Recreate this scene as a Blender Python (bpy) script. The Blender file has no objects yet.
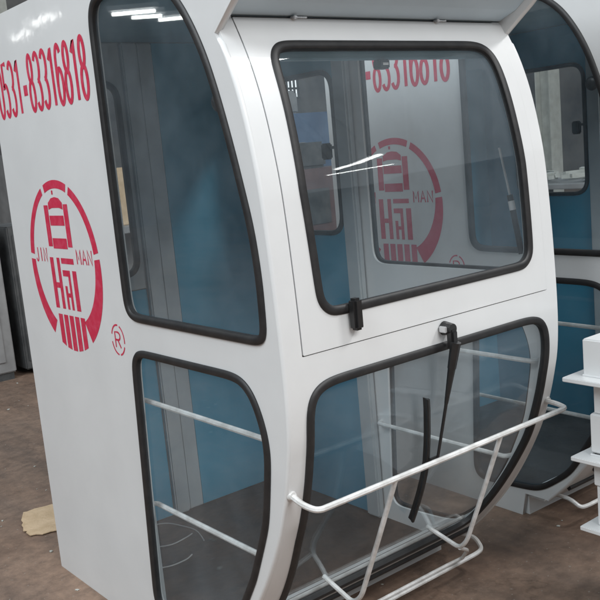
import bpy, bmesh, math, random
from mathutils import Vector, Matrix
random.seed(4)
S = bpy.context.scene
COL = S.collection

# ---------------------------------------------------------------- camera
YAW, PITCH, ROLL = math.radians(38.03), math.radians(9.52), math.radians(-5.31)
fw = Vector((math.sin(YAW)*math.cos(PITCH), math.cos(YAW)*math.cos(PITCH), -math.sin(PITCH)))
rt0 = Vector((math.cos(YAW), -math.sin(YAW), 0)); up0 = rt0.cross(fw)
rt = rt0*math.cos(ROLL) + up0*math.sin(ROLL); up = -rt0*math.sin(ROLL) + up0*math.cos(ROLL)
cd = bpy.data.cameras.new('camera'); cam = bpy.data.objects.new('camera', cd); COL.objects.link(cam)
m = Matrix((rt, up, -fw)).transposed().to_4x4(); m.translation = (0, 0, 1.6)
cam.matrix_world = m
cd.sensor_width = 36; cd.lens = 36*886/600; cd.clip_start = .05; cd.clip_end = 300
S.camera = cam

# ---------------------------------------------------------------- world, hall window light and added fills
w = bpy.data.worlds.new('World'); S.world = w; w.use_nodes = True
w.node_tree.nodes['Background'].inputs[0].default_value = (.84, .93, 1, 1)
w.node_tree.nodes['Background'].inputs[1].default_value = .56
S.view_settings.view_transform = 'Standard'; S.view_settings.look = 'None'
S.view_settings.gamma = 1; S.view_settings.exposure = 0

def area(name, loc, target, sx, sy, power, col):
    l = bpy.data.lights.new(name, 'AREA'); l.shape = 'RECTANGLE'; l.size = sx; l.size_y = sy
    l.energy = power; l.color = col
    o = bpy.data.objects.new(name, l); COL.objects.link(o); o.location = loc
    o.rotation_euler = (Vector(target) - Vector(loc)).to_track_quat('-Z', 'Y').to_euler()
    return o
area('hall_window_light', (6.0, -1.95, 6.95), (1.7, 2.0, 1.2), 1.6, .5, 260, (1, .99, .975))
area('fill_light_left', (-4.2, 1.6, 7.2), (1.4, 2.4, .8), 5.0, 4.0, 540, (.90, .96, 1))  # added overhead fill for the side faces, no real opening there
area('fill_light_front', (1.2, -5.6, 7.4), (1.8, 2.2, .9), 5.0, 3.0, 540, (1, 1, 1))  # second added fill, brightens the cab fronts from above

# ---------------------------------------------------------------- materials
def newmat(name):
    mt = bpy.data.materials.new(name); mt.use_nodes = True
    nt = mt.node_tree; b = nt.nodes['Principled BSDF']
    return mt, nt, b
def N(nt, kind, **kw):
    n = nt.nodes.new(kind)
    for k, v in kw.items():
        if k in n.inputs.keys(): n.inputs[k].default_value = v
        else: setattr(n, k, v)
    return n
def rgb(h):  # sRGB 0..255 triple to linear
    return tuple(((c/255)/12.92 if c/255 <= .04045 else ((c/255+.055)/1.055)**2.4) for c in h) + (1,)
def surf(name, c1, c2, rough=.5, scale=6, metal=0, coat=0, bump=0, bscale=40, detail=6, spread=(.35, .65), rvar=0):
    mt, nt, b = newmat(name)
    tc = N(nt, 'ShaderNodeTexCoord')
    no = N(nt, 'ShaderNodeTexNoise', Scale=scale, Detail=detail, Roughness=.6)
    nt.links.new(tc.outputs['Object'], no.inputs['Vector'])
    cr = N(nt, 'ShaderNodeValToRGB'); cr.color_ramp.elements[0].position = spread[0]; cr.color_ramp.elements[1].position = spread[1]
    cr.color_ramp.elements[0].color = c1; cr.color_ramp.elements[1].color = c2
    nt.links.new(no.outputs['Fac'], cr.inputs['Fac']); nt.links.new(cr.outputs['Color'], b.inputs['Base Color'])
    b.inputs['Roughness'].default_value = rough; b.inputs['Metallic'].default_value = metal
    b.inputs['Coat Weight'].default_value = coat; b.inputs['Coat Roughness'].default_value = .06
    if rvar:
        mr = N(nt, 'ShaderNodeMapRange'); mr.inputs['To Min'].default_value = max(0, rough-rvar); mr.inputs['To Max'].default_value = rough+rvar
        nt.links.new(no.outputs['Fac'], mr.inputs['Value']); nt.links.new(mr.outputs[0], b.inputs['Roughness'])
    if bump:
        n2 = N(nt, 'ShaderNodeTexNoise', Scale=bscale, Detail=4)
        nt.links.new(tc.outputs['Object'], n2.inputs['Vector'])
        bp = N(nt, 'ShaderNodeBump', Strength=bump, Distance=.01)
        nt.links.new(n2.outputs['Fac'], bp.inputs['Height']); nt.links.new(bp.outputs[0], b.inputs['Normal'])
        if coat: nt.links.new(bp.outputs[0], b.inputs['Coat Normal'])
    return mt
M = {}
M['white'] = surf('white_enamel', (.66, .67, .67, 1), (.72, .73, .73, 1), .42, 3.5, coat=.45, bump=.10, bscale=5, spread=(.25, .75), rvar=.06)
M['wire'] = surf('white_painted_rod', (.52, .51, .49, 1), (.76, .76, .75, 1), .35, 18, coat=.3, bump=.15, bscale=90)
M['visor'] = surf('pale_blue_visor', (.52, .64, .72, 1), (.56, .68, .76, 1), .45, 4)  # visor gets a pale blue tone, cooler than the white enamel
M['rubber'] = surf('black_rubber', (.012, .012, .013, 1), (.022, .021, .021, 1), .5, 25, bump=.04, bscale=60)
M['dark'] = surf('black_plastic', (.01, .01, .011, 1), (.02, .02, .02, 1), .35, 25)
M['teal'] = surf('blue_liner_board', (.045, .265, .40, 1), (.055, .295, .43, 1), .55, 2.5, bump=.05)
M['post'] = surf('grey_painted_post', (.36, .39, .41, 1), (.44, .47, .48, 1), .4, 5)
M['header'] = surf('grey_painted_header', (.14, .29, .37, 1), (.17, .33, .41, 1), .5, 5)
M['mat'] = surf('black_floor_rubber', (.010, .010, .011, 1), (.028, .027, .026, 1), .7, 5, bump=.5, bscale=25, rvar=.1)
M['steel'] = surf('bright_steel', (.62, .63, .64, 1), (.75, .75, .75, 1), .32, 20, metal=.6)
M['red'] = surf('red_stencil_paint', (.56, .020, .065, 1), (.64, .075, .14, 1), .5, 30, coat=.1, spread=(.45, .8))
M['card'] = surf('torn_cardboard', (.50, .36, .22, 1), (.62, .46, .30, 1), .9, 12, bump=.4, bscale=60)
M['grey'] = surf('grey_machine_paint', (.20, .20, .20, 1), (.28, .28, .28, 1), .5, 4, rvar=.1)
M['darkgrey'] = surf('dark_machine_paint', (.035, .038, .040, 1), (.09, .092, .092, 1), .55, 5)
M['bluem'] = surf('blue_machine_paint', (.06, .11, .20, 1), (.10, .17, .28, 1), .5, 3)
M['maroon'] = surf('maroon_machine_paint', (.09, .05, .05, 1), (.14, .08, .075, 1), .5, 4)
M['cream'] = surf('cream_column_paint', (.36, .36, .32, 1), (.50, .50, .46, 1), .6, 5)
M['cable'] = surf('pale_cable', (.35, .35, .34, 1), (.45, .45, .44, 1), .5, 20)
M['label'] = surf('pale_sticker', (.6, .6, .6, 1), (.7, .7, .7, 1), .5, 20)
M['wall'] = surf('hall_wall_render', (.10, .10, .105, 1), (.22, .21, .20, 1), .85, .8, detail=8)

def glass_mat():
    mt = bpy.data.materials.new('window_glass'); mt.use_nodes = True; nt = mt.node_tree; nt.nodes.clear()
    out = N(nt, 'ShaderNodeOutputMaterial'); tr = N(nt, 'ShaderNodeBsdfTransparent'); gl = N(nt, 'ShaderNodeBsdfGlossy')
    tr.inputs[0].default_value = (.975, .990, .994, 1)
    gl.inputs['Roughness'].default_value = .02; gl.inputs[0].default_value = (1, 1, 1, 1)
    lw = N(nt, 'ShaderNodeLayerWeight'); lw.inputs['Blend'].default_value = .5
    pw = N(nt, 'ShaderNodeMath', operation='POWER'); nt.links.new(lw.outputs['Facing'], pw.inputs[0]); pw.inputs[1].default_value = 4.5
    fr = N(nt, 'ShaderNodeMath', operation='MULTIPLY_ADD'); nt.links.new(pw.outputs[0], fr.inputs[0]); fr.inputs[1].default_value = .75; fr.inputs[2].default_value = .026
    mx = N(nt, 'ShaderNodeMixShader')
    ge = N(nt, 'ShaderNodeNewGeometry'); tc = N(nt, 'ShaderNodeTexCoord')
    no = N(nt, 'ShaderNodeTexNoise', Scale=3.0, Detail=8, Roughness=.65)
    nt.links.new(tc.outputs['Object'], no.inputs['Vector'])
    df = N(nt, 'ShaderNodeBsdfDiffuse'); df.inputs[0].default_value = (.50, .60, .68, 1)   # workshop dust film, strengthened and tinted to paint in milky reflection haze
    mr = N(nt, 'ShaderNodeMapRange'); mr.inputs['From Min'].default_value = .35; mr.inputs['From Max'].default_value = .75
    mr.inputs['To Min'].default_value = .020; mr.inputs['To Max'].default_value = .072
    nt.links.new(no.outputs['Fac'], mr.inputs['Value'])
    m2 = N(nt, 'ShaderNodeMixShader')
    nt.links.new(mr.outputs[0], m2.inputs[0]); nt.links.new(tr.outputs[0], m2.inputs[1]); nt.links.new(df.outputs[0], m2.inputs[2])
    nt.links.new(fr.outputs[0], mx.inputs[0]); nt.links.new(m2.outputs[0], mx.inputs[1]); nt.links.new(gl.outputs[0], mx.inputs[2])
    nt.links.new(mx.outputs[0], out.inputs[0])
    return mt
M['glass'] = glass_mat()

def emis(name, col, s):
    mt = bpy.data.materials.new(name); mt.use_nodes = True; nt = mt.node_tree; nt.nodes.clear()
    out = N(nt, 'ShaderNodeOutputMaterial'); e = N(nt, 'ShaderNodeEmission', Color=col, Strength=s); nt.links.new(e.outputs[0], out.inputs[0])
    return mt
M['lamp'] = emis('lit_tube', (1, 1, .97, 1), 22)
M['pane_lit'] = emis('daylit_hall_window', (.93, .97, 1, 1), 1.3)

def floor_mat():
    mt, nt, b = newmat('dusty_brown_concrete')
    tc = N(nt, 'ShaderNodeTexCoord')
    def noise(s, d=8, r=.6, vec=None):
        n = N(nt, 'ShaderNodeTexNoise', Scale=s, Detail=d, Roughness=r)
        nt.links.new(vec or tc.outputs['Object'], n.inputs['Vector']); return n
    a = noise(1.3); c = noise(16, 12, .75); sp = noise(70, 3, .5)
    mp = N(nt, 'ShaderNodeMapping'); mp.inputs['Rotation'].default_value = (0, 0, .5); mp.inputs['Scale'].default_value = (1, .18, 1)
    nt.links.new(tc.outputs['Object'], mp.inputs['Vector']); st = noise(4, 8, .6, mp.outputs[0])
    r1 = N(nt, 'ShaderNodeValToRGB'); e = r1.color_ramp.elements
    e[0].position = .3; e[0].color = (.170, .115, .085, 1); e[1].position = .7; e[1].color = (.33, .240, .185, 1)
    nt.links.new(a.outputs['Fac'], r1.inputs['Fac'])
    def mix(f, blend, c1, c2):
        m_ = N(nt, 'ShaderNodeMix', data_type='RGBA', blend_type=blend)
        m_.inputs[0].default_value = f; nt.links.new(c1, m_.inputs[6])
        if isinstance(c2, tuple): m_.inputs[7].default_value = c2
        else: nt.links.new(c2, m_.inputs[7])
        return m_
    r2 = N(nt, 'ShaderNodeValToRGB'); e = r2.color_ramp.elements
    e[0].position = .3; e[0].color = (.45, .43, .42, 1); e[1].position = .68; e[1].color = (1.25, 1.2, 1.15, 1)
    nt.links.new(c.outputs['Fac'], r2.inputs['Fac'])
    m1 = mix(.8, 'MULTIPLY', r1.outputs[0], r2.outputs[0])
    r4 = N(nt, 'ShaderNodeValToRGB'); e = r4.color_ramp.elements
    e[0].position = .35; e[0].color = (.6, .6, .62, 1); e[1].position = .65; e[1].color = (1.15, 1.08, 1.02, 1)
    nt.links.new(st.outputs['Fac'], r4.inputs['Fac'])
    m1b = mix(.7, 'MULTIPLY', m1.outputs[2], r4.outputs[0])
    r3 = N(nt, 'ShaderNodeValToRGB'); e = r3.color_ramp.elements
    e[0].position = .66; e[0].color = (0, 0, 0, 1); e[1].position = .74; e[1].color = (1, 1, 1, 1)
    nt.links.new(sp.outputs['Fac'], r3.inputs['Fac'])
    m3 = N(nt, 'ShaderNodeMix', data_type='RGBA'); nt.links.new(r3.outputs[0], m3.inputs[0])
    nt.links.new(m1b.outputs[2], m3.inputs[6]); m3.inputs[7].default_value = (.30, .26, .22, 1)
    oi = noise(.75, 5, .55); r5 = N(nt, 'ShaderNodeValToRGB'); e = r5.color_ramp.elements
    e[0].position = .56; e[0].color = (1, 1, 1, 1); e[1].position = .68; e[1].color = (.62, .60, .60, 1)
    nt.links.new(oi.outputs['Fac'], r5.inputs['Fac'])
    wn = noise(3, 6, .6); vo = N(nt, 'ShaderNodeTexVoronoi', feature='DISTANCE_TO_EDGE', Scale=.9)
    va = N(nt, 'ShaderNodeVectorMath', operation='MULTIPLY_ADD'); nt.links.new(wn.outputs['Color'], va.inputs[0]); va.inputs[1].default_value = (.5, .5, .5); nt.links.new(tc.outputs['Object'], va.inputs[2])
    nt.links.new(va.outputs[0], vo.inputs['Vector']); r6 = N(nt, 'ShaderNodeValToRGB'); e = r6.color_ramp.elements
    e[0].position = .0; e[0].color = (.45, .42, .40, 1); e[1].position = .010; e[1].color = (1, 1, 1, 1); nt.links.new(vo.outputs['Distance'], r6.inputs['Fac'])
    m4 = mix(1, 'MULTIPLY', m3.outputs[2], r5.outputs[0]); m5 = mix(.4, 'MULTIPLY', m4.outputs[2], r6.outputs[0])
    nt.links.new(m5.outputs[2], b.inputs['Base Color'])
    rr = N(nt, 'ShaderNodeMapRange'); rr.inputs['To Min'].default_value = .45; rr.inputs['To Max'].default_value = .85
    nt.links.new(c.outputs['Fac'], rr.inputs['Value']); nt.links.new(rr.outputs[0], b.inputs['Roughness'])
    bp = N(nt, 'ShaderNodeBump', Strength=.5, Distance=.01); nt.links.new(c.outputs['Fac'], bp.inputs['Height']); nt.links.new(bp.outputs[0], b.inputs['Normal'])
    return mt
M['floor'] = floor_mat()

# ---------------------------------------------------------------- helpers
def link(name, bm, mat, parent=None, smooth=False):
    bmesh.ops.recalc_face_normals(bm, faces=bm.faces)
    me = bpy.data.meshes.new(name); bm.to_mesh(me); bm.free(); me.materials.append(M[mat])
    if smooth:
        me.polygons.foreach_set('use_smooth', [True]*len(me.polygons))
        try: me.set_sharp_from_angle(angle=math.radians(40))
        except Exception: pass
    o = bpy.data.objects.new(name, me); COL.objects.link(o)
    if parent: o.parent = parent
    return o
def thing(name, label, cat, loc=(0, 0, 0), group=None):
    o = bpy.data.objects.new(name, None); COL.objects.link(o); o.location = loc
    o['label'] = label; o['category'] = cat
    if group: o['group'] = group
    return o
def tag(o, label, cat, group=None):
    o['label'] = label; o['category'] = cat
    if group: o['group'] = group
    return o
def box(bm, x0, x1, y0, y1, z0, z1, bev=0):
    r = bmesh.ops.create_cube(bm, size=1)
    for v in r['verts']:
        v.co = Vector(((x0+x1)/2 + v.co.x*(x1-x0), (y0+y1)/2 + v.co.y*(y1-y0), (z0+z1)/2 + v.co.z*(z1-z0)))
    if bev:
        es = list({e for v in r['verts'] for e in v.link_edges})
        bmesh.ops.bevel(bm, geom=es, offset=bev, segments=2, affect='EDGES')
def catmull(pts, n=6, closed=True):
    out = []; L = len(pts)
    for i in range(L if closed else L-1):
        p = [Vector(pts[(i+k) % L] if closed else pts[min(max(i+k, 0), L-1)]) for k in (-1, 0, 1, 2)]
        for j in range(n):
            t = j/n
            out.append(.5*((2*p[1]) + (p[2]-p[0])*t + (2*p[0]-5*p[1]+4*p[2]-p[3])*t*t + (3*p[1]-p[0]-3*p[2]+p[3])*t**3))
    if not closed: out.append(Vector(pts[-1]))
    return out
def rpoly(pts, n=7):
    """polygon of (u,v,r) with rounded corners"""
    out = []; L = len(pts)
    for i in range(L):
        p = Vector(pts[i][:2]); r = pts[i][2] if len(pts[i]) > 2 else 0
        a = Vector(pts[i-1][:2]); b = Vector(pts[(i+1) % L][:2])
        if r <= 0: out.append(p); continue
        d1 = (a-p).normalized(); d2 = (b-p).normalized()
        ang = d1.angle(d2); t = min(r/math.tan(ang/2), (a-p).length*.49, (b-p).length*.49)
        s = p+d1*t; e = p+d2*t
        for k in range(n+1):
            q = k/n; out.append((1-q)**2*s + 2*(1-q)*q*p + q*q*e)
    return out
def inset(loop, d):
    """move a closed 2-D loop inwards by d"""
    A = sum(loop[i].x*loop[(i+1) % len(loop)].y - loop[(i+1) % len(loop)].x*loop[i].y for i in range(len(loop)))
    s = 1 if A > 0 else -1; out = []
    for i in range(len(loop)):
        t = (loop[(i+1) % len(loop)] - loop[i-1])
        if t.length < 1e-9: continue
        t.normalize(); out.append(loop[i] + Vector((-t.y, t.x))*s*d)
    return out
def resample(loop, step=.025, closed=True):
    out = []; L = len(loop)
    for i in range(L if closed else L-1):
        a = loop[i]; b = loop[(i+1) % L]; n = max(1, int(math.ceil((b-a).length/step)))
        if (b-a).length < 1e-6: continue
        for k in range(n): out.append(a.lerp(b, k/n))
    if not closed: out.append(loop[-1])
    return out
def soften(loop, it=14, step=.015):
    lp = resample(loop, step)
    for _ in range(it):
        lp = [lp[i]*.5 + (lp[i-1]+lp[(i+1) % len(lp)])*.25 for i in range(len(lp))]
    return lp
def slab(name, outer, holes, w0, w1, fmap, mat, parent, cuts=None, smooth=False):
    """filled outline with holes in (u,v), thick from w0 to w1, mapped by fmap(u,v,w)"""
    cu = bpy.data.curves.new('tmp', 'CURVE'); cu.dimensions = '2D'; cu.fill_mode = 'BOTH'; cu.extrude = abs(w1-w0)/2
    for lp in [outer]+list(holes):
        sp = cu.splines.new('POLY'); sp.points.add(len(lp)-1); sp.use_cyclic_u = True
        for k, p in enumerate(lp): sp.points[k].co = (p[0], p[1], 0, 1)
    ob = bpy.data.objects.new('tmp', cu); COL.objects.link(ob)
    dg = bpy.context.evaluated_depsgraph_get(); dg.update()
    me = bpy.data.meshes.new_from_object(ob.evaluated_get(dg)); bpy.data.objects.remove(ob)
    bm = bmesh.new(); bm.from_mesh(me); bpy.data.meshes.remove(me)
    bmesh.ops.remove_doubles(bm, verts=bm.verts, dist=1e-5)
    if cuts:
        for v in cuts:
            bmesh.ops.bisect_plane(bm, geom=list(bm.verts)+list(bm.edges)+list(bm.faces), plane_co=(0, v, 0), plane_no=(0, 1, 0), dist=1e-6)
    mid = (w0+w1)/2
    for v in bm.verts: v.co = Vector(fmap(v.co.x, v.co.y, v.co.z+mid))
    return link(name, bm, mat, parent, smooth)
def sweep(bm, path, normals, section, closed=True):
    """section: list of (a,b): a along side (tangent x normal), b along normal"""
    rings = []; L = len(path)
    for i in range(L):
        p0 = path[i-1] if (closed or i > 0) else path[0]; p1 = path[(i+1) % L] if (closed or i < L-1) else path[-1]
        t = (p1-p0).normalized(); n = normals[i]; s = t.cross(n).normalized(); n2 = s.cross(t).normalized()
        rings.append([bm.verts.new(path[i] + s*a + n2*b) for a, b in section])
    K = len(section)
    for i in range(L if closed else L-1):
        A = rings[i]; B = rings[(i+1) % L]
        for k in range(K): bm.faces.new((A[k], A[(k+1) % K], B[(k+1) % K], B[k]))
    if not closed:
        bm.faces.new(rings[0]); bm.faces.new(list(reversed(rings[-1])))
def circ(r, n=8): return [(r*math.cos(2*math.pi*k/n), r*math.sin(2*math.pi*k/n)) for k in range(n)]
def tube(bm, pts, r, closed=False, n=8):
    pts = [Vector(p) for p in pts]; nr = []; prev = None
    for i in range(len(pts)):
        t = (pts[min(i+1, len(pts)-1)] - pts[max(i-1, 0)]).normalized()
        if prev is None:
            prev = Vector((0, 0, 1)) if abs(t.z) < .9 else Vector((1, 0, 0))
        prev = (prev - t*prev.dot(t)).normalized(); nr.append(prev.copy())
    sweep(bm, pts, nr, circ(r, n), closed)
def bend(pts, r=.03, n=5):
    """polyline in space with rounded bends"""
    pts = [Vector(p) for p in pts]; out = [pts[0]]
    for i in range(1, len(pts)-1):
        p = pts[i]; a = pts[i-1]; b = pts[i+1]
        t = min(r, (a-p).length*.45, (b-p).length*.45)
        s = p+(a-p).normalized()*t; e = p+(b-p).normalized()*t
        for k in range(n+1):
            q = k/n; out.append((1-q)**2*s + 2*(1-q)*q*p + q*q*e)
    out.append(pts[-1]); return out
def interp(x, xs, ys):
    if x <= xs[0]: return ys[0]
    for i in range(1, len(xs)):
        if x <= xs[i]:
            t = (x-xs[i-1])/(xs[i]-xs[i-1]); return ys[i-1]+(ys[i]-ys[i-1])*t
    return ys[-1]

# ---------------------------------------------------------------- setting
bm = bmesh.new(); bmesh.ops.create_grid(bm, x_segments=2, y_segments=2, size=60)
g = link('ground', bm, 'floor'); g['kind'] = 'structure'
bm = bmesh.new(); box(bm, -16, 34, 21, 21.3, 0, 9); o = link('back_wall', bm, 'wall'); o['kind'] = 'structure'
bm = bmesh.new(); box(bm, 20, 20.3, -18, 20.99, 0, 4.5); o = link('side_wall', bm, 'wall'); o['kind'] = 'structure'
bm = bmesh.new(); box(bm, -16.3, -16.01, -18, 20.99, 0, 4.5); o = link('left_wall', bm, 'wall'); o['kind'] = 'structure'
bm = bmesh.new(); box(bm, -16, 34, -18.3, -18.01, 0, 4.5); o = link('front_wall', bm, 'wall'); o['kind'] = 'structure'

# ---------------------------------------------------------------- the cab
W, D, H = 1.14, 1.67, 2.18
PZ = [.10, .113, .20, .295, .36, .442, .536, .62, .716, .80, .89, 1.03, 1.27, 1.49, 1.62, 1.734, 1.83, 1.904, 1.96]
PY = [.462, .448, .358, .275, .225, .171, .118, .078, .045, .023, .006, 0, .007, .022, .042, .069, .103, .139, .170]
_c = catmull([Vector((z, y)) for z, y in zip(PZ, PY)], 6, False)
CZ = [p.x for p in _c]; CY = [p.y for p in _c]
def Y(z): return interp(z, CZ, CY)
def front(u, v, w_): return (u, Y(v)+w_, v)
def side(x0, s):  # w measured inwards
    return lambda u, v, w_: (x0 + s*w_, u, v)
cuts = [.1+.025*k for k in range(75)]
GUS = [(.150, 1.9045), (.040, 1.985), (-.115, 2.125), (-.125, 2.18)]

def rubber_section(wd, ht, depth=.012):
    return [(-wd/2, -depth), (-wd/2, ht*.45), (-wd*.36, ht*.85), (-wd*.12, ht), (wd*.12, ht), (wd*.36, ht*.85), (wd/2, ht*.45), (wd/2, -depth)]
def gasket(name, loop, wd, ht, fmap, parent, frontal=False, xs=0):
    lp = resample(loop, .03); pts = [Vector(fmap(p.x, p.y, 0)) for p in lp]
    if frontal:
        nr = []
        for p in lp:
            dy = (Y(p.y+.01)-Y(p.y-.01))/.02; nr.append(Vector((0, -1, dy)).normalized())
    else: nr = [Vector((xs, 0, 0))]*len(lp)
    bm = bmesh.new(); sweep(bm, pts, nr, rubber_section(wd, ht)); return link(name, bm, 'rubber', parent, True)

def stroke(bm, pts, wd, lift, fmap):
    """flat ribbon of paint: pts in (u,v)"""
    pts = [Vector(p) for p in pts]; L = len(pts); a = []; b = []
    cl = (pts[0]-pts[-1]).length < 1e-6
    for i in range(L):
        p0 = pts[max(i-1, 0)]; p1 = pts[min(i+1, L-1)]
        if cl and i in (0, L-1): p0 = pts[-2]; p1 = pts[1]
        t = (p1-p0).normalized(); n = Vector((-t.y, t.x))*wd/2
        a.append(bm.verts.new(fmap(*(pts[i]+n), lift))); b.append(bm.verts.new(fmap(*(pts[i]-n), lift)))
    for i in range(L-1): bm.faces.new((a[i], a[i+1], b[i+1], b[i]))
def poly(bm, pts, lift, fmap): bm.faces.new([bm.verts.new(fmap(p[0], p[1], lift)) for p in pts])
def arc(cx, cy, rx, ry, a0, a1, n=14):
    return [(cx+rx*math.cos(math.radians(a0+(a1-a0)*k/n)), cy+ry*math.sin(math.radians(a0+(a1-a0)*k/n))) for k in range(n+1)]
DIG = {  # unit box 0..1 x 0..1
 '0': [arc(.5, .70, .5, .30, 0, 180)+arc(.5, .30, .5, .30, 180, 360)+[(1, .70)]],
 '1': [[(.12, .80), (.62, 1.0), (.62, 0)]],
 '3': [arc(.45, .75, .5, .25, 150, -90), arc(.45, .26, .54, .26, 90, -150)],
 '5': [[(.95, 1), (.15, 1), (.08, .52)]+arc(.45, .30, .52, .30, 120, -145)],
 '6': [arc(.5, .70, .48, .30, 35, 180)+[(.0, .30)], arc(.5, .30, .5, .30, 0, 360, 22)],
 '8': [arc(.5, .76, .42, .24, 0, 360, 22), arc(.5, .27, .5, .27, 0, 360, 22)],
 '-': [[(.1, .40), (.9, .40)]],
 'J': [[(.8, 1), (.8, .25)]+arc(.45, .25, .35, .25, 0, -170)],
 'I': [[(.5, 0), (.5, 1)]],
 'N': [[(0, 0), (0, 1), (1, 0), (1, 1)]],
 'M': [[(0, 0), (0, 1), (.5, .3), (1, 1), (1, 0)]],
 'A': [[(0, 0), (.5, 1), (1, 0)], [(.2, .35), (.8, .35)]],
 'R': [[(0, 0), (0, 1), (.55, 1)]+arc(.55, .75, .4, .25, 90, -90)+[(.05, .5)], [(.45, .5), (.95, 0)]],
}
def write(bm, text, u0, v0, cw, ch, adv, wd, fmap, lift=-.0006, slant=0, jit=0):
    """characters run towards -u (u falls from left to right when seen from outside)"""
    k = 0
    for i, c in enumerate(text):
        for st in DIG[c]:
            k += 1
            stroke(bm, [(u0 - i*adv - p[0]*cw, v0 + p[1]*ch) for p in st], wd*(2.0 if c == '-' else 1), lift - .00003*k, fmap)

def make_cab():
    R = thing('crane_cab', 'nearest white crane operator cab with the full red emblem on its side', 'crane cab', (1.2744, 1.722, 0), 'crane cabs lined up in the workshop')
    # --- side outline (y,z)
    prof = [Vector((Y(z)+.0098, z)) for z in [.10+.03*k for k in range(61)] if z < 1.90]
    outline = [Vector((D, 0)), Vector((.60, 0)), Vector((.58, .10))] + prof + [Vector(g) for g in GUS] + [Vector((D, H))]
    fc = catmull([Vector(p) for p in [(.56, 2.115), (.46, 2.110), (.380, 2.082), (.305, 2.028), (.245, 1.955), (.195, 1.868), (.156, 1.77), (.116, 1.64), (.085, 1.52), (.062, 1.418), (.050, 1.30), (.050, 1.22)]], 4, False)
    up_near = soften(rpoly([(.806, 1.120, .075), (.806, 2.115, .10)] + [(p.x, p.y) for p in fc] + [(.052, 1.118, .085)]), 6)
    up_far = soften(rpoly([(.858, 1.120, .075), (.858, 2.100, .04), (.56, 2.100)] + [(p.x, min(p.y, 2.10)) for p in fc[3:]] + [(.052, 1.118, .085)]), 6)
    low = rpoly([(.800, 1.034, .07), (.150, 1.034, .13), (.080, .86, .25), (.128, .62, .3), (.218, .43, .3), (.340, .240, .3), (.50, .125, .16), (.862, .100, .06)])
    low = soften(low)
    pane_far = rpoly([(1.425, 1.255, .08), (1.425, 1.900, .08), (.990, 1.900, .08), (.990, 1.255, .08)])
    pane_rear = rpoly([(.06, 1.15, .07), (.06, 1.94, .07), (.500, 1.94, .07), (.500, 1.15, .07)])
    ins = .014
    near = side(0, 1); far = side(W, -1)
    for fm, upw, extra, xs in ((near, up_near, [], -1), (far, up_far, [pane_far], 1)):
        hs = [inset(upw, ins), inset(low, ins)] + extra
        p = slab('side_panel', outline, hs, 0, .022, fm, 'white', R)
        for lp in (upw, low):
            gl = slab('side_window', inset(lp, .010), [], .006, .011, fm, 'glass', R)
            gasket('gasket', inset(lp, .013), .0235, .009, fm, gl, xs=xs)
        # blue liner behind the posts, and the post beside the windows
        lin = [Vector((D-.03, .055)), Vector((.968, .055)), Vector((.968, 2.10)), Vector((D-.03, 2.10))]
        slab('liner_panel', lin, [inset(e, -.012) for e in extra], .026, .034, fm, 'teal', R)
        bm = bmesh.new(); a, b = sorted((fm(0, 0, .026)[0], fm(0, 0, .060)[0]))
        box(bm, a, b, .885, .965, .055, 2.10, .008); link('window_post', bm, 'post', R)
        for z, y0, y1 in ((.838, .072, .865), (.475, .205, .868)):
            bm = bmesh.new(); fx = fm(0, 0, .050)[0]; e0 = fm(0, 0, .023)[0]
            tube(bm, bend([(e0, y0, z), (fx, y0+.01, z), (fx, y1-.01, z), (e0, y1+.0, z)], .02), .0085); link('guard_bar', bm, 'wire', R, True)
    # sliding pane in the far wall with its latch
    gl = slab('side_pane', inset(pane_far, -.004), [], .008, .013, far, 'glass', R)
    gasket('gasket', pane_far, .018, .010, lambda u, v, w_: (W-.036-w_, u, v), gl, xs=-1)
    bm = bmesh.new(); box(bm, W-.075, W-.042, 1.005, 1.045, 1.555, 1.62, .006); box(bm, W-.060, W-.042, .975, 1.004, 1.595, 1.607)
    link('latch', bm, 'dark', gl)
    bm = bmesh.new(); box(bm, W-.052, W-.046, 1.415-.012, 1.415+.0, 1.33, 1.84); link('pull', bm, 'steel', gl)
    # small black catch under the header of the far window
    bm = bmesh.new(); box(bm, .580, .622, .172, .205, 1.812, 1.839, .004); ct = link('window_catch', bm, 'dark', R)
    bm = bmesh.new(); box(bm, .590, .612, .1695, .1715, 1.822, 1.829); link('sticker', bm, 'label', ct)
    # knob on the near side window
    bm = bmesh.new(); bmesh.ops.create_uvsphere(bm, u_segments=16, v_segments=10, radius=.026)
    for v in bm.verts: v.co = Vector((v.co.x*.6+.034, v.co.y+.212, v.co.z+1.742))
    link('window_knob', bm, 'dark', R, True)

    # --- rear wall
    rm = lambda u, v, w_: (u, D-.001-w_, v)
    slab('rear_wall', [Vector((.0225, .0)), Vector((W-.0225, .0)), Vector((W-.0225, 2.15)), Vector((.0225, 2.15))], [pane_rear], 0, .022, rm, 'white', R)
    gl = slab('rear_pane', inset(pane_rear, -.004), [], .008, .013, rm, 'glass', R)
    gasket('gasket', pane_rear, .022, .010, lambda u, v, w_: (u, D-.036-w_, v), gl) if False else None
    bm = bmesh.new(); lp = resample(pane_rear, .03)
    sweep(bm, [Vector((p.x, D-.036, p.y)) for p in lp], [Vector((0, -1, 0))]*len(lp), rubber_section(.024, .010)); link('gasket', bm, 'rubber', gl, True)
    slab('rear_frame', [Vector((.036, 1.085)), Vector((.5300, 1.085)), Vector((.5300, 2.10)), Vector((.036, 2.10))], [inset(pane_rear, -.008)], .024, .034, rm, 'post', R)
    bm = bmesh.new(); box(bm, .036, .528, D-.034, D-.024, .055, 1.080); link('liner_panel', bm, 'teal', R)
    bm = bmesh.new(); box(bm, .686, W-.036, D-.034, D-.024, .055, 2.10); link('liner_panel', bm, 'teal', R)
    bm = bmesh.new(); box(bm, .533, .604, D-.055, D-.024, .055, 2.10, .006); link('rear_post', bm, 'post', R)
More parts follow.
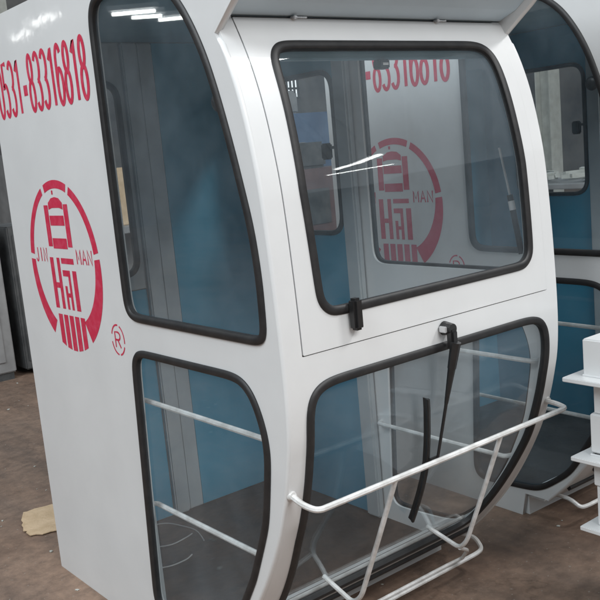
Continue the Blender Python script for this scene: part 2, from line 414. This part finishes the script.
    bm = bmesh.new(); box(bm, .609, .682, D-.042, D-.024, .055, 2.10, .005); link('rear_post', bm, 'post', R)

    # --- lintel behind the front window
    bm = bmesh.new(); box(bm, .026, W-.026, .180, .215, 1.840, 2.10, .006); link('front_header', bm, 'header', R)
    # --- floor, roof, visor
    bm = bmesh.new(); box(bm, .0225, W-.0225, .601, D-.024, .012, .050); link('cab_floor', bm, 'mat', R)
    bm = bmesh.new(); box(bm, .0225, W-.0225, .580, .600, 0, .098); box(bm, .0225, W-.0225, .500, .5795, .080, .098); link('front_sill', bm, 'white', R)
    # toe board, black rubber rising with the front curve
    bm = bmesh.new()
    zz = [.0505, .051, .102, .13]; yy = [1.0, .66, .575, .50]
    vs = [[bm.verts.new((x, y, z)) for y, z in zip(yy, zz)] for x in (.04, W-.04)]
    for k in range(3): bm.faces.new((vs[0][k], vs[0][k+1], vs[1][k+1], vs[1][k]))
    link('toe_mat', bm, 'mat', R)
    bm = bmesh.new(); xs = [.0, .12, .35, .57, .79, 1.02, W]; hz = [0, .018, .030, .034, .030, .018, 0]
    pr = [[bm.verts.new((x, y, H+h)) for x, h in zip(xs, hz)] for y in (-.125, D)]
    lo = [[bm.verts.new((x, y, 2.125 if y > 0 else 2.14)) for x in (.0225, W-.0225)] for y in (-.10, D-.024)]
    for k in range(6): bm.faces.new((pr[0][k], pr[0][k+1], pr[1][k+1], pr[1][k]))
    bm.faces.new(lo[0]+lo[1][::-1])
    link('roof', bm, 'white', R)
    bm = bmesh.new(); box(bm, .0235, W-.0235, .19, D-.03, 2.104, 2.122); link('ceiling_liner', bm, 'header', R)
    bm = bmesh.new()
    vp = [(Y(1.945)+.024, 1.95), (Y(1.945)-.004, 1.952), (.095, 1.975), (-.03, 2.065), (-.118, 2.145), (-.118, 2.178), (.2, 2.178)]
    q = [[bm.verts.new((x, y, z)) for y, z in vp] for x in (.0225, W-.0225)]
    for k in range(len(vp)-1): bm.faces.new((q[0][k], q[0][k+1], q[1][k+1], q[1][k]))
    v_ = link('visor', bm, 'visor', R)
    for x in (.258, .809):
        bm = bmesh.new(); box(bm, x-.006, x+.006, Y(1.95)-.022, Y(1.95)-.002, 1.942, 1.950, .002); box(bm, x+.009, x+.05, Y(1.95)-.008, Y(1.95)-.002, 1.945, 1.950, .001)
        link('hinge', bm, 'steel', R)
    # --- rounded corner beads
    for x in (.020, W-.020):
        x = .0095 if x < .5 else W-.0095
        pts = [Vector((x, Y(z)+.0095, z)) for z in [.10+.03*k for k in range(61)] if z < 1.89] + [Vector((x, y+.0095, z)) for y, z in GUS[:3]]
        bm = bmesh.new(); tube(bm, pts, .0097, n=20); link('corner_post', bm, 'white', R, True)

    # --- front: fixed frame with the lower window; hinged upper frame
    def strip(x0, x1, z0, z1, r=0): return rpoly([(x0, z0, r), (x1, z0, r), (x1, z1, r), (x0, z1, r)])
    lowf = rpoly([(.056, 1.020, .10), (.060, .56, .3), (.104, .200, .07), (1.036, .200, .07), (1.084, .56, .3), (1.084, 1.020, .10)])
    lowf = soften(lowf)
    hz0, hz1, hx0, hx1 = 1.090, 1.9445, .066, W-.062
    outer = [Vector(p) for p in ((.0098, .104), (W-.0098, .104), (W-.0098, 1.9475), (.0098, 1.9475))]
    hinged = strip(hx0-.0028, hx1+.0028, hz0-.0028, hz1+.0028, .004)
    # the frame is one sheet with an opening for the hinged window and one for the lower pane
    hinged_open = [p for p in hinged]
    slab('front_panel', outer, [hinged_open, inset(lowf, .014)], 0, .024, front, 'white', R, cuts, True)
    upf = rpoly([(.128, 1.170, .07), (.117, 1.50, .3), (.128, 1.884, .075), (1.018, 1.884, .095), (1.030, 1.50, .3), (1.022, 1.170, .07)])
    upf = soften(upf, 8)
    hp = slab('hinged_window_panel', strip(hx0, hx1, hz0, hz1, .004), [inset(upf, .014)], -.002, .022, front, 'white', R, cuts, True)
    bm = bmesh.new(); lp = resample(strip(hx0-.0014, hx1+.0014, hz0-.0014, hz1+.0014, .002), .03)
    for i, p in enumerate([0]):
        pts = [Vector((q_.x, Y(q_.y)+.008, q_.y)) for q_ in lp]
        sweep(bm, pts, [Vector((0, -1, 0))]*len(pts), [(-.0013, -.012), (-.0013, .003), (.0013, .003), (.0013, -.012)])
    link('seal', bm, 'rubber', hp)
    gl = slab('window_glass', inset(upf, .010), [], .006, .011, front, 'glass', hp, cuts, True)
    gasket('gasket', inset(upf, .013), .0245, .009, front, hp, frontal=True)
    gl = slab('front_window', inset(lowf, .010), [], .006, .011, front, 'glass', R, cuts, True)
    gasket('gasket', inset(lowf, .013), .0245, .009, front, gl, frontal=True)
    # bright inner trim and second rubber bead at the foot of the lower window
    bm = bmesh.new(); z = .236; tube(bm, [(.13, Y(z)+.030, z), (W-.13, Y(z)+.030, z)], .007); link('inner_trim', bm, 'wire', R, True)
    bm = bmesh.new(); z = .158; lp = [Vector((x, Y(z)-.003, z)) for x in (.05, W-.05)]
    sweep(bm, lp, [Vector((0, -1, 1)).normalized()]*2, rubber_section(.020, .008), False); link('sill_strip', bm, 'rubber', R, True)
    # black pull under the hinged window
    bm = bmesh.new(); box(bm, .226, .256, Y(1.15)-.034, Y(1.15)-.003, 1.125, 1.21, .007); link('pull_handle', bm, 'dark', hp)
    # gas strut inside the hinged window
    bm = bmesh.new(); tube(bm, [(1.086, .165, 1.55), (1.088, .132, 1.39)], .004); gs = link('gas_strut', bm, 'steel', R, True)
    bm = bmesh.new(); tube(bm, [(1.088, .133, 1.395), (1.092, .100, 1.20)], .010, n=12); c_ = link('strut_cylinder', bm, 'dark', gs, True)
    bm = bmesh.new(); tube(bm, [(1.0884, .1296, 1.375), (1.089, .1245, 1.345)], .0108, n=12); link('strut_label', bm, 'label', gs, True)

    # --- wiper
    wp = bmesh.new()
    bmesh.ops.create_cone(wp, cap_ends=True, segments=16, radius1=.021, radius2=.016, depth=.034, matrix=Matrix.Translation((.586, -.020, 1.060)) @ Matrix.Rotation(math.pi/2, 4, 'X'))
    box(wp, .573, .599, -.045, -.018, 1.000, 1.058, .006)
    wo = link('wiper', wp, 'dark', R)
    bm = bmesh.new(); box(bm, .562, .570, -.030, -.004, 1.052, 1.070, .002); link('spindle', bm, 'steel', wo)
    def on(x, z, lift): return Vector((x, Y(z)-lift, z))
    bm = bmesh.new()
    _a = on(.585, 1.02, .044); _b = on(.553, .665, .034); pts = [_a.lerp(_b, t) for t in (0, .2, .5, .8, 1)]
    for (a, b, r1, r2) in [(pts[0], pts[1], .016, .013), (pts[1], pts[2], .012, .006), (pts[2], pts[3], .0052, .0048), (pts[3], pts[4], .0048, .0045)]:
        d = (b-a); mt = Matrix.Translation((a+b)/2) @ d.to_track_quat('Z', 'Y').to_matrix().to_4x4()
        bmesh.ops.create_cone(bm, cap_ends=True, segments=10, radius1=r1, radius2=r2, depth=d.length+.006, matrix=mt)
    link('wiper_arm', bm, 'dark', wo)
    bm = bmesh.new(); zs = [.875-.0365*k for k in range(13)]
    pts = [on(interp(-z, [-.875, -.66, -.43], [.486, .527, .553]), z, .019 - .004*math.sin(math.pi*(.875-z)/.44)) for z in zs]
    sec = [(-.001, -.014), (-.0018, -.002), (-.0045, .003), (-.0035, .009), (.0035, .009), (.0045, .003), (.0018, -.002), (.001, -.014)]
    sweep(bm, pts, [Vector((0, -1, 0))]*len(pts), sec, False); link('wiper_blade', bm, 'dark', wo)
    bm = bmesh.new(); c0 = on(.538, .665, .032); box(bm, c0.x-.018, c0.x+.020, c0.y-.006, c0.y+.006, .655, .676, .003); link('blade_clip', bm, 'dark', wo)

    # --- guard of bent white rod
    bm = bmesh.new()
    tube(bm, bend([(.022, .062, .722), (.012, -.012, .712), (.022, -.058, .706), (1.075, -.058, .704), (1.10, -.012, .702), (1.118, .056, .700)], .035, 6), .0085)
    rail = link('front_guard', bm, 'wire', R, True)
    bm = bmesh.new()
    tube(bm, bend([(.298, -.058, .706), (.292, .020, .52), (.292, .120, .30), (.296, .165, .262), (.30, .300, .300)], .03), .0075)
    link('guard_upright', bm, 'wire', rail, True); bm = bmesh.new()
    tube(bm, bend([(.745, -.058, .706), (.748, .020, .52), (.752, .112, .310), (.757, .150, .272), (.765, .300, .300)], .03), .0075)
    link('guard_upright', bm, 'wire', rail, True)
    bm = bmesh.new()
    tube(bm, bend([(1.095, .470, .115), (1.10, .385, .115), (1.09, .345, .086), (1.05, .340, .083), (.09, .340, .083), (.05, .345, .086), (.04, .385, .115), (.045, .470, .115)], .035), .0085)
    link('step_bar', bm, 'wire', rail, True)
    bm = bmesh.new()
    tube(bm, bend([(.757, .150, .272), (.85, .20, .215), (.955, .325, .105), (.90, .338, .099), (.24, .338, .099), (.185, .325, .105), (.22, .20, .215), (.296, .165, .262)], .03), .0065)
    link('brace_bar', bm, 'wire', rail, True)

    for x, y, z in ((.0185, .058, .722), (W-.0185, .058, .700)):
        bm = bmesh.new(); bmesh.ops.create_cone(bm, cap_ends=True, segments=16, radius1=.015, radius2=.011, depth=.010, matrix=Matrix.Translation((x, Y(z)-.004, z)) @ Matrix.Rotation(math.pi/2, 4, 'X')); link('weld_pad', bm, 'wire', rail, True)
    # --- cables on the cab floor
    for pl in ([(.385, 1.62), (.452, 1.585), (.484, 1.513), (.502, 1.412), (.471, 1.3)], [(.270, 1.42), (.299, 1.404), (.361, 1.373), (.436, 1.385), (.475, 1.399)], [(.18, 1.25), (.208, 1.229), (.261, 1.205), (.326, 1.207), (.367, 1.227)]):
        bm = bmesh.new(); tube(bm, catmull([Vector((x, y, .054)) for x, y in pl], 6, False), .0028, n=6)
        link('floor_cable', bm, 'cable', R, True)

    # --- paint on the near side
    bm = bmesh.new()
    write(bm, '0531-83316818', 1.612, 1.822, .040, .185, .0590, .0180, near)
    link('phone_number', bm, 'red', R)
    bm = bmesh.new(); L = -.0007
    cy, cz = 1.231, 1.274
    def seg(a0, a1, w0, w1=None, rx=.272, rz=.290, n=18):
        w1 = w1 or w0; P = []; Q = []
        for k in range(n+1):
            a = math.radians(a0+(a1-a0)*k/n); wd = w0+(w1-w0)*k/n
            # seen from outside u runs leftwards, so the angle is mirrored
            P.append((cy-(rx+.015)*math.cos(a), cz+(rz+.015)*math.sin(a))); Q.append((cy-(rx+.015-wd)*math.cos(a), cz+(rz+.015-wd)*math.sin(a)))
        for k in range(n): poly(bm, [P[k], P[k+1], Q[k+1], Q[k]], L, near)
    seg(70, 109, .029); seg(66, 11, .030, .036); seg(114, 172, .026, .034)
    seg(7, -58, .040, .082); seg(176, 236, .036, .060)
    def rect(y0, y1, z0, z1): poly(bm, [(y0, z0), (y1, z0), (y1, z1), (y0, z1)], L, near)
    # upper glyph: a tall box with rungs under a small arch
    rect(1.305, 1.340, 1.345, 1.492); rect(1.141, 1.176, 1.345, 1.494)
    poly(bm, [(1.300, 1.476), (1.299, 1.500), (1.270, 1.516), (1.238, 1.520), (1.206, 1.516), (1.181, 1.500), (1.181, 1.476), (1.21, 1.482), (1.27, 1.482)], L, near)
    rect(1.182, 1.300, 1.420, 1.455); rect(1.182, 1.300, 1.338, 1.375)
    # small dot in the gap
    rect(1.246, 1.258, 1.529, 1.543)
    # lower glyph
    rect(1.318, 1.348, 1.120, 1.305); rect(1.266, 1.290, 1.120, 1.305); rect(1.2905, 1.3175, 1.195, 1.215)
    rect(1.150, 1.252, 1.285, 1.305); rect(1.140, 1.172, 1.120, 1.262); rect(1.192, 1.210, 1.120, 1.262); rect(1.2105, 1.252, 1.240, 1.262)
    rect(1.228, 1.246, 1.120, 1.205); rect(1.2105, 1.2275, 1.165, 1.180)
    # five stripes running down into the ring
    for k in range(5):
        y1 = 1.338-k*.0460; y0 = y1-.034
        def rz_(y): return cz - (.305)*math.sqrt(max(0, 1-((y-cy)/.287)**2))
        poly(bm, [(y1, 1.098), (y0, 1.098), (y0, rz_(y0)), (y1, rz_(y1))], L, near)
    link('company_emblem', bm, 'red', R)
    bm = bmesh.new()
    write(bm, 'JIN', 1.470, 1.288, .026, .050, .0370, .007, near, -.0006)
    link('emblem_letters', bm, 'red', R); bm = bmesh.new()
    write(bm, 'MAN', 1.118, 1.288, .030, .050, .0430, .007, near, -.0006)
    link('emblem_letters', bm, 'red', R)
    bm = bmesh.new()
    for a0, a1 in ((20, 98), (112, 190), (204, 262), (276, 350)):
        stroke(bm, arc(.885, 1.048, .043, .050, a0, a1), .006, -.0006, near)
    write(bm, 'R', .904, 1.022, .036, .052, .05, .0065, near, -.0007)
    link('registered_mark', bm, 'red', R)
    return R
cab = make_cab()

def copy_tree(o, parent=None):
    c = o.copy(); COL.objects.link(c); c.parent = parent
    for ch in [k for k in bpy.data.objects if k.parent == o]: copy_tree(ch, c)
    return c
cab2 = copy_tree(cab)
cab2.location = (2.84, 1.66, 0); cab2.rotation_euler = (0, 0, math.radians(-1.3))
for ch in [k for k in bpy.data.objects if k.parent == cab2]:   # each cab's stencil was sprayed by hand at its own height
    if ch.name.startswith('company_emblem') or ch.name.startswith('emblem_letters'): ch.location.z += .04
    if ch.name.startswith('phone_number'): ch.location.z += .012
cab2['label'] = 'second white crane cab, behind and right of the nearest, mostly hidden'

# ---------------------------------------------------------------- things around
def gusset_stack():
    X0_, Y0_ = 2.275, 1.545
    t = thing('flanged_column', 'stack of white painted steel boxes with projecting flange plates at the right edge', 'steel column', (X0_, Y0_, 0))
    for nm, z0, z1, f, b_ in (('column_box', .847, .962, 0, .004), ('flange_plate', .831, .845, -.045, .002), ('neck', .726, .830, .020, .002), ('column_box', .600, .725, .010, .004),
                      ('flange_plate', .576, .590, -.034, .002), ('column_box', .492, .575, .014, .003), ('neck', .360, .491, .020, .002), ('flange_plate', .345, .359, -.020, .002), ('column_box', 0, .344, .030, .004)):
        bm = bmesh.new(); box(bm, f, .46, -.42, -f, z0, z1, b_); link(nm, bm, 'white', t)
    for z, f in ((.845, 0), (.590, .010)):   # weld fillets
        bm = bmesh.new(); tube(bm, [(f+.001, -.42, z+.003), (f+.001, -f-.001, z+.003), (.45, -f-.001, z+.003)], .004, n=6); link('weld_bead', bm, 'white', t)
    for z in (.831, .576):
        bm = bmesh.new(); v = [bm.verts.new(c) for c in ((-.03, -.20, z), (.05, -.20, z), (.05, -.20, z-.09), (-.03, -.206, z), (.05, -.206, z), (.05, -.206, z-.09))]
        bm.faces.new(v[:3]); bm.faces.new(v[:2:-1]); bm.faces.new((v[0], v[2], v[5], v[3])); bm.faces.new((v[1], v[4], v[5], v[2])); bm.faces.new((v[0], v[3], v[4], v[1])); link('rib', bm, 'white', t)
    bm = bmesh.new(); bmesh.ops.create_cone(bm, cap_ends=True, segments=24, radius1=.026, radius2=.026, depth=.006, matrix=Matrix.Translation((-.001, -.108, .905)) @ Matrix.Rotation(math.pi/2, 4, 'Y'))
    link('bolt_hole', bm, 'dark', t)
gusset_stack()

# cardboard scrap on the floor
bm = bmesh.new()
pts = [(1.386, 4.085), (1.40, 4.078), (1.44, 4.082), (1.49, 4.070), (1.522, 4.068), (1.55, 4.03), (1.60, 3.85), (1.58, 3.72), (1.50, 3.725), (1.47, 3.738), (1.421, 3.735), (1.385, 3.752), (1.345, 3.756), (1.325, 3.78), (1.30, 3.79), (1.298, 3.83), (1.312, 3.845), (1.296, 3.86), (1.312, 3.90), (1.318, 3.935), (1.335, 3.96), (1.338, 3.99), (1.358, 4.03)]
f0 = [bm.verts.new((x, y, .004+.003*random.random())) for x, y in pts]; f1 = [bm.verts.new((v.co.x, v.co.y, v.co.z+.004)) for v in f0]
bm.faces.new(f1); bm.faces.new(f0[::-1])
for i in range(len(pts)): bm.faces.new((f0[i], f0[(i+1) % len(pts)], f1[(i+1) % len(pts)], f1[i]))
tag(link('cardboard_scrap', bm, 'card'), 'torn piece of tan cardboard lying on the brown floor left of the cab', 'cardboard')

bm = bmesh.new(); rr = random.Random(9)
for k in range(900):
    x = rr.uniform(-.5, 6); y = rr.uniform(1.0, 9); r_ = rr.choice((.002, .003, .003, .004, .006, .009))
    mt = Matrix.Translation((x, y, r_*.4)) @ Matrix.Rotation(rr.uniform(0, 3), 4, 'Z') @ Matrix.Diagonal((r_*rr.uniform(.6, 2), r_, r_*.6, 1))
    bmesh.ops.create_icosphere(bm, subdivisions=1, radius=1, matrix=mt)
o = link('floor_grit', bm, 'cream'); o['kind'] = 'stuff'; tag(o, 'pale grit and chips scattered over the brown workshop floor', 'grit')

# grey machine cabinet behind on the left
t = thing('machine_cabinet', 'pale grey machine cabinet on the floor behind the near cab at the left edge', 'cabinet', (1.45, 6.95, 0))
bm = bmesh.new(); box(bm, 0, 1.03, 0, .8, .06, 1.25, .01); link('cabinet_body', bm, 'grey', t)
bm = bmesh.new(); box(bm, .02, 1.01, .02, .78, 0, .059); link('plinth', bm, 'darkgrey', t)
bm = bmesh.new(); box(bm, .08, .50, -.012, -.001, .15, 1.15, .004); box(bm, .53, .95, -.012, -.001, .15, 1.15, .004); link('cabinet_door', bm, 'grey', t)
t = thing('tool_locker', 'dark grey locker beside the pale cabinet, its edge showing left of the near cab', 'locker', (2.56, 6.95, 0))
bm = bmesh.new(); box(bm, 0, .75, 0, .6, .05, 1.22, .01); link('locker_body', bm, 'darkgrey', t)
bm = bmesh.new(); box(bm, .03, .36, -.012, -.001, .12, 1.15, .004); link('locker_door', bm, 'darkgrey', t)
bm = bmesh.new(); box(bm, .39, .72, -.012, -.001, .12, 1.15, .004); link('locker_door', bm, 'darkgrey', t)
bm = bmesh.new(); box(bm, .33, .345, -.035, -.0125, .55, .70, .003); link('handle', bm, 'steel', t)
t = thing('lathe', 'dark machine tool with a pale tray standing behind the grey cabinet', 'machine', (.9, 8.1, 0))
bm = bmesh.new(); box(bm, 0, 1.9, 0, .7, 0, 1.30, .03); link('machine_bed', bm, 'darkgrey', t)
bm = bmesh.new(); box(bm, .1, .8, .1, .6, 1.3, 1.86, .05); link('headstock', bm, 'darkgrey', t); bm = bmesh.new(); box(bm, 1.2, 1.7, .15, .55, 1.3, 1.7, .05); link('tailstock', bm, 'darkgrey', t)
bm = bmesh.new(); box(bm, .2, 1.7, -.15, -.002, 1.28, 1.33, .006); link('tray', bm, 'post', t)

# carton and rack seen through the rear pane of the near cab
t = thing('workshop_bench', 'grey steel bench behind the near cab carrying a tall carton', 'bench', (3.45, 7.1, 0))
bm = bmesh.new(); box(bm, 0, 1.1, 0, .6, 1.02, 1.08, .005); link('bench_top', bm, 'grey', t)
for x in (.02, 1.02):
    for y in (.02, .52): bm = bmesh.new(); box(bm, x, x+.06, y, y+.06, 0, 1.019); link('leg', bm, 'grey', t)
bm = bmesh.new(); box(bm, .05, 1.05, .55, .58, .15, 1.0); link('back_sheet', bm, 'grey', t)
bm = bmesh.new(); box(bm, 3.66, 3.98, 7.28, 7.60, 1.081, 1.60, .006)
tag(link('carton', bm, 'card'), 'tan cardboard carton on the grey bench seen through the near side window', 'carton')

# machines further off
def machine(name, label, x, y, sx, sy, h, mat, capm, group=None):
    t = thing(name, label, 'machine', (x, y, 0), group)
    bm = bmesh.new(); box(bm, 0, sx, 0, sy, .05, h, .03); link('machine_body', bm, mat, t)
    bm = bmesh.new(); box(bm, .05, sx-.05, .05, sy-.05, 0, .049); link('base', bm, 'darkgrey', t)
    bm = bmesh.new(); box(bm, sx*.15, sx*.6, -.02, -.001, h*.45, h*.8, .005); link('panel', bm, capm, t)
    bm = bmesh.new(); box(bm, sx*.2, sx*.7, sy*.2, sy*.8, h+.001, h+.35, .04); link('gearbox', bm, capm, t)
    return t
machine('press_machine', 'tall blue machine far back, seen through the pane of the near cab', 7.6, 10.4, 1.5, 1.2, 2.15, 'bluem', 'grey')
machine('grinding_machine', 'low maroon machine far back in front of the blue one', 6.9, 9.2, 1.6, .8, 1.35, 'maroon', 'darkgrey')
machine('milling_machine', 'dark grey machine standing far off behind the second cab', 10.6, 8.9, 1.4, 1.2, 2.2, 'darkgrey', 'grey')
machine('drilling_machine', 'grey machine far back to the left of the near cab', 4.3, 11.2, 1.2, 1.0, 1.9, 'grey', 'darkgrey')
t = thing('worktable', 'long table heaped with metal offcuts behind the second cab', 'table', (8.0, 5.2, 0))
bm = bmesh.new(); box(bm, 0, 1.1, -1.4, 1.4, .95, 1.0, .006); link('table_top', bm, 'grey', t)
for x in (.03, .99):
    for y in (-1.35, 1.27): bm = bmesh.new(); box(bm, x, x+.08, y, y+.08, 0, .949); link('leg', bm, 'darkgrey', t)
bm = bmesh.new()
for k in range(46):
    a = random.uniform(0, 3.14); l = random.uniform(.1, .35)
    mt = Matrix.Translation((8+random.uniform(.15, .95), 5.2+random.uniform(-1.25, 1.25), 1.035+random.uniform(0, .07))) @ Matrix.Rotation(a, 4, 'Z') @ Matrix.Rotation(random.uniform(-.2, .2), 4, 'X') @ Matrix.Diagonal((l, .05, .04, 1))
    bmesh.ops.create_cube(bm, size=1, matrix=mt)
o = link('metal_offcuts', bm, 'cream'); o['kind'] = 'stuff'; tag(o, 'heap of pale metal offcuts lying on the long table', 'offcuts')
def column(x, y, label, mat='cream'):
    t = thing('steel_column', label, 'column', (x, y, 0), 'steel columns of the hall')
    bm = bmesh.new(); box(bm, -.11, .11, -.11, -.095, 0, 8); box(bm, -.11, .11, .095, .11, 0, 8); box(bm, -.006, .006, -.0949, .0949, 0, 8); link('shaft', bm, mat, t)
    bm = bmesh.new(); box(bm, -.2, .2, -.2, -.1105, 0, .03); box(bm, -.2, .2, .1105, .2, 0, .03); link('foot_plate', bm, mat, t)
column(9.85, 7.05, 'cream steel column seen through the pane of the second cab')
column(5.2, 13.2, 'cream steel column far behind the near cab')
column(.15, 9.9, 'pale steel column rising above the top left corner of the near cab')
column(13.8, 14.5, 'most distant steel column near the back wall')
# hall windows on the back wall
def hall_window(x, y, z, sx, sz, label, rot=0):
    t = thing('hall_window', label, 'window', (x, y, z), 'daylit windows of the hall'); t.rotation_euler = (0, 0, rot)
    bm = bmesh.new(); box(bm, -sx/2, sx/2, -.02, -.01, 0, sz); link('pane', bm, 'pane_lit', t)
    bm = bmesh.new()
    for k in range(5): xx = -sx/2+sx*k/4; box(bm, xx-.03, xx+.03, -.06, -.021, 0, sz)
    for k in (0, .5, 1): box(bm, -sx/2-.03, sx/2+.03, -.090, -.061, sz*k-.03, sz*k+.03)
    link('frame', bm, 'darkgrey', t)
hall_window(16.75, 20.97, 3.15, .55, .55, 'small bright window in the far back wall')

# fluorescent fittings of the hall (they show as streaks in glass and paint)
def fitting(p, q, label, r=.03):
    p = Vector(p); q = Vector(q); c = (p+q)/2
    t = thing('tube_lamp', label, 'lamp', c, 'fluorescent tube lamps of the hall')
    bm = bmesh.new(); tube(bm, [p-c, q-c], r, n=10); link('lit_tube', bm, 'lamp', t)
    bm = bmesh.new(); d = (q-p); mt = Matrix.Translation((0, 0, r+.045)) @ d.to_track_quat('X', 'Z').to_matrix().to_4x4() @ Matrix.Diagonal((d.length+.1, .16, .06, 1))
    bmesh.ops.create_cube(bm, size=1, matrix=mt); link('housing', bm, 'post', t)
    bm = bmesh.new()
    for s in (-.3, .3):
        a = (q-p)*s+Vector((0, 0, r+.08)); tube(bm, [a, a+Vector((0, 0, 8.0-(c+a).z))], .008, n=5)
    link('hanger', bm, 'darkgrey', t)
fitting((-2.86, 13.2, 3.6), (-2.72, 12.4, 3.6), 'tube lamp at the back left of the hall, the most distant of its row', .018)
fitting((-2.60, 11.9, 3.6), (-2.50, 11.0, 3.6), 'second tube lamp of the row at the back left of the hall', .018)
fitting((-3.30, 10.95, 3.6), (-3.75, 10.6, 3.6), 'tube lamp over the left bay, reflected at the top of the side window', .022)
fitting((-3.70, 11.15, 3.6), (-4.05, 10.95, 3.6), 'tube lamp over the left bay beside the lathe', .022)
fitting((-4.20, 11.28, 3.6), (-4.55, 10.98, 3.6), 'tube lamp farthest left in the left bay', .022)
fitting((11.38, -9.15, 4.40), (11.47, -7.85, 4.74), 'tube lamp near the front wall, reflected as a bright streak in the front glass', .06)
fitting((12.60, -10.9, 4.45), (12.9, -9.15, 4.30), 'farther tube lamp behind the streak lamp near the front wall', .025)
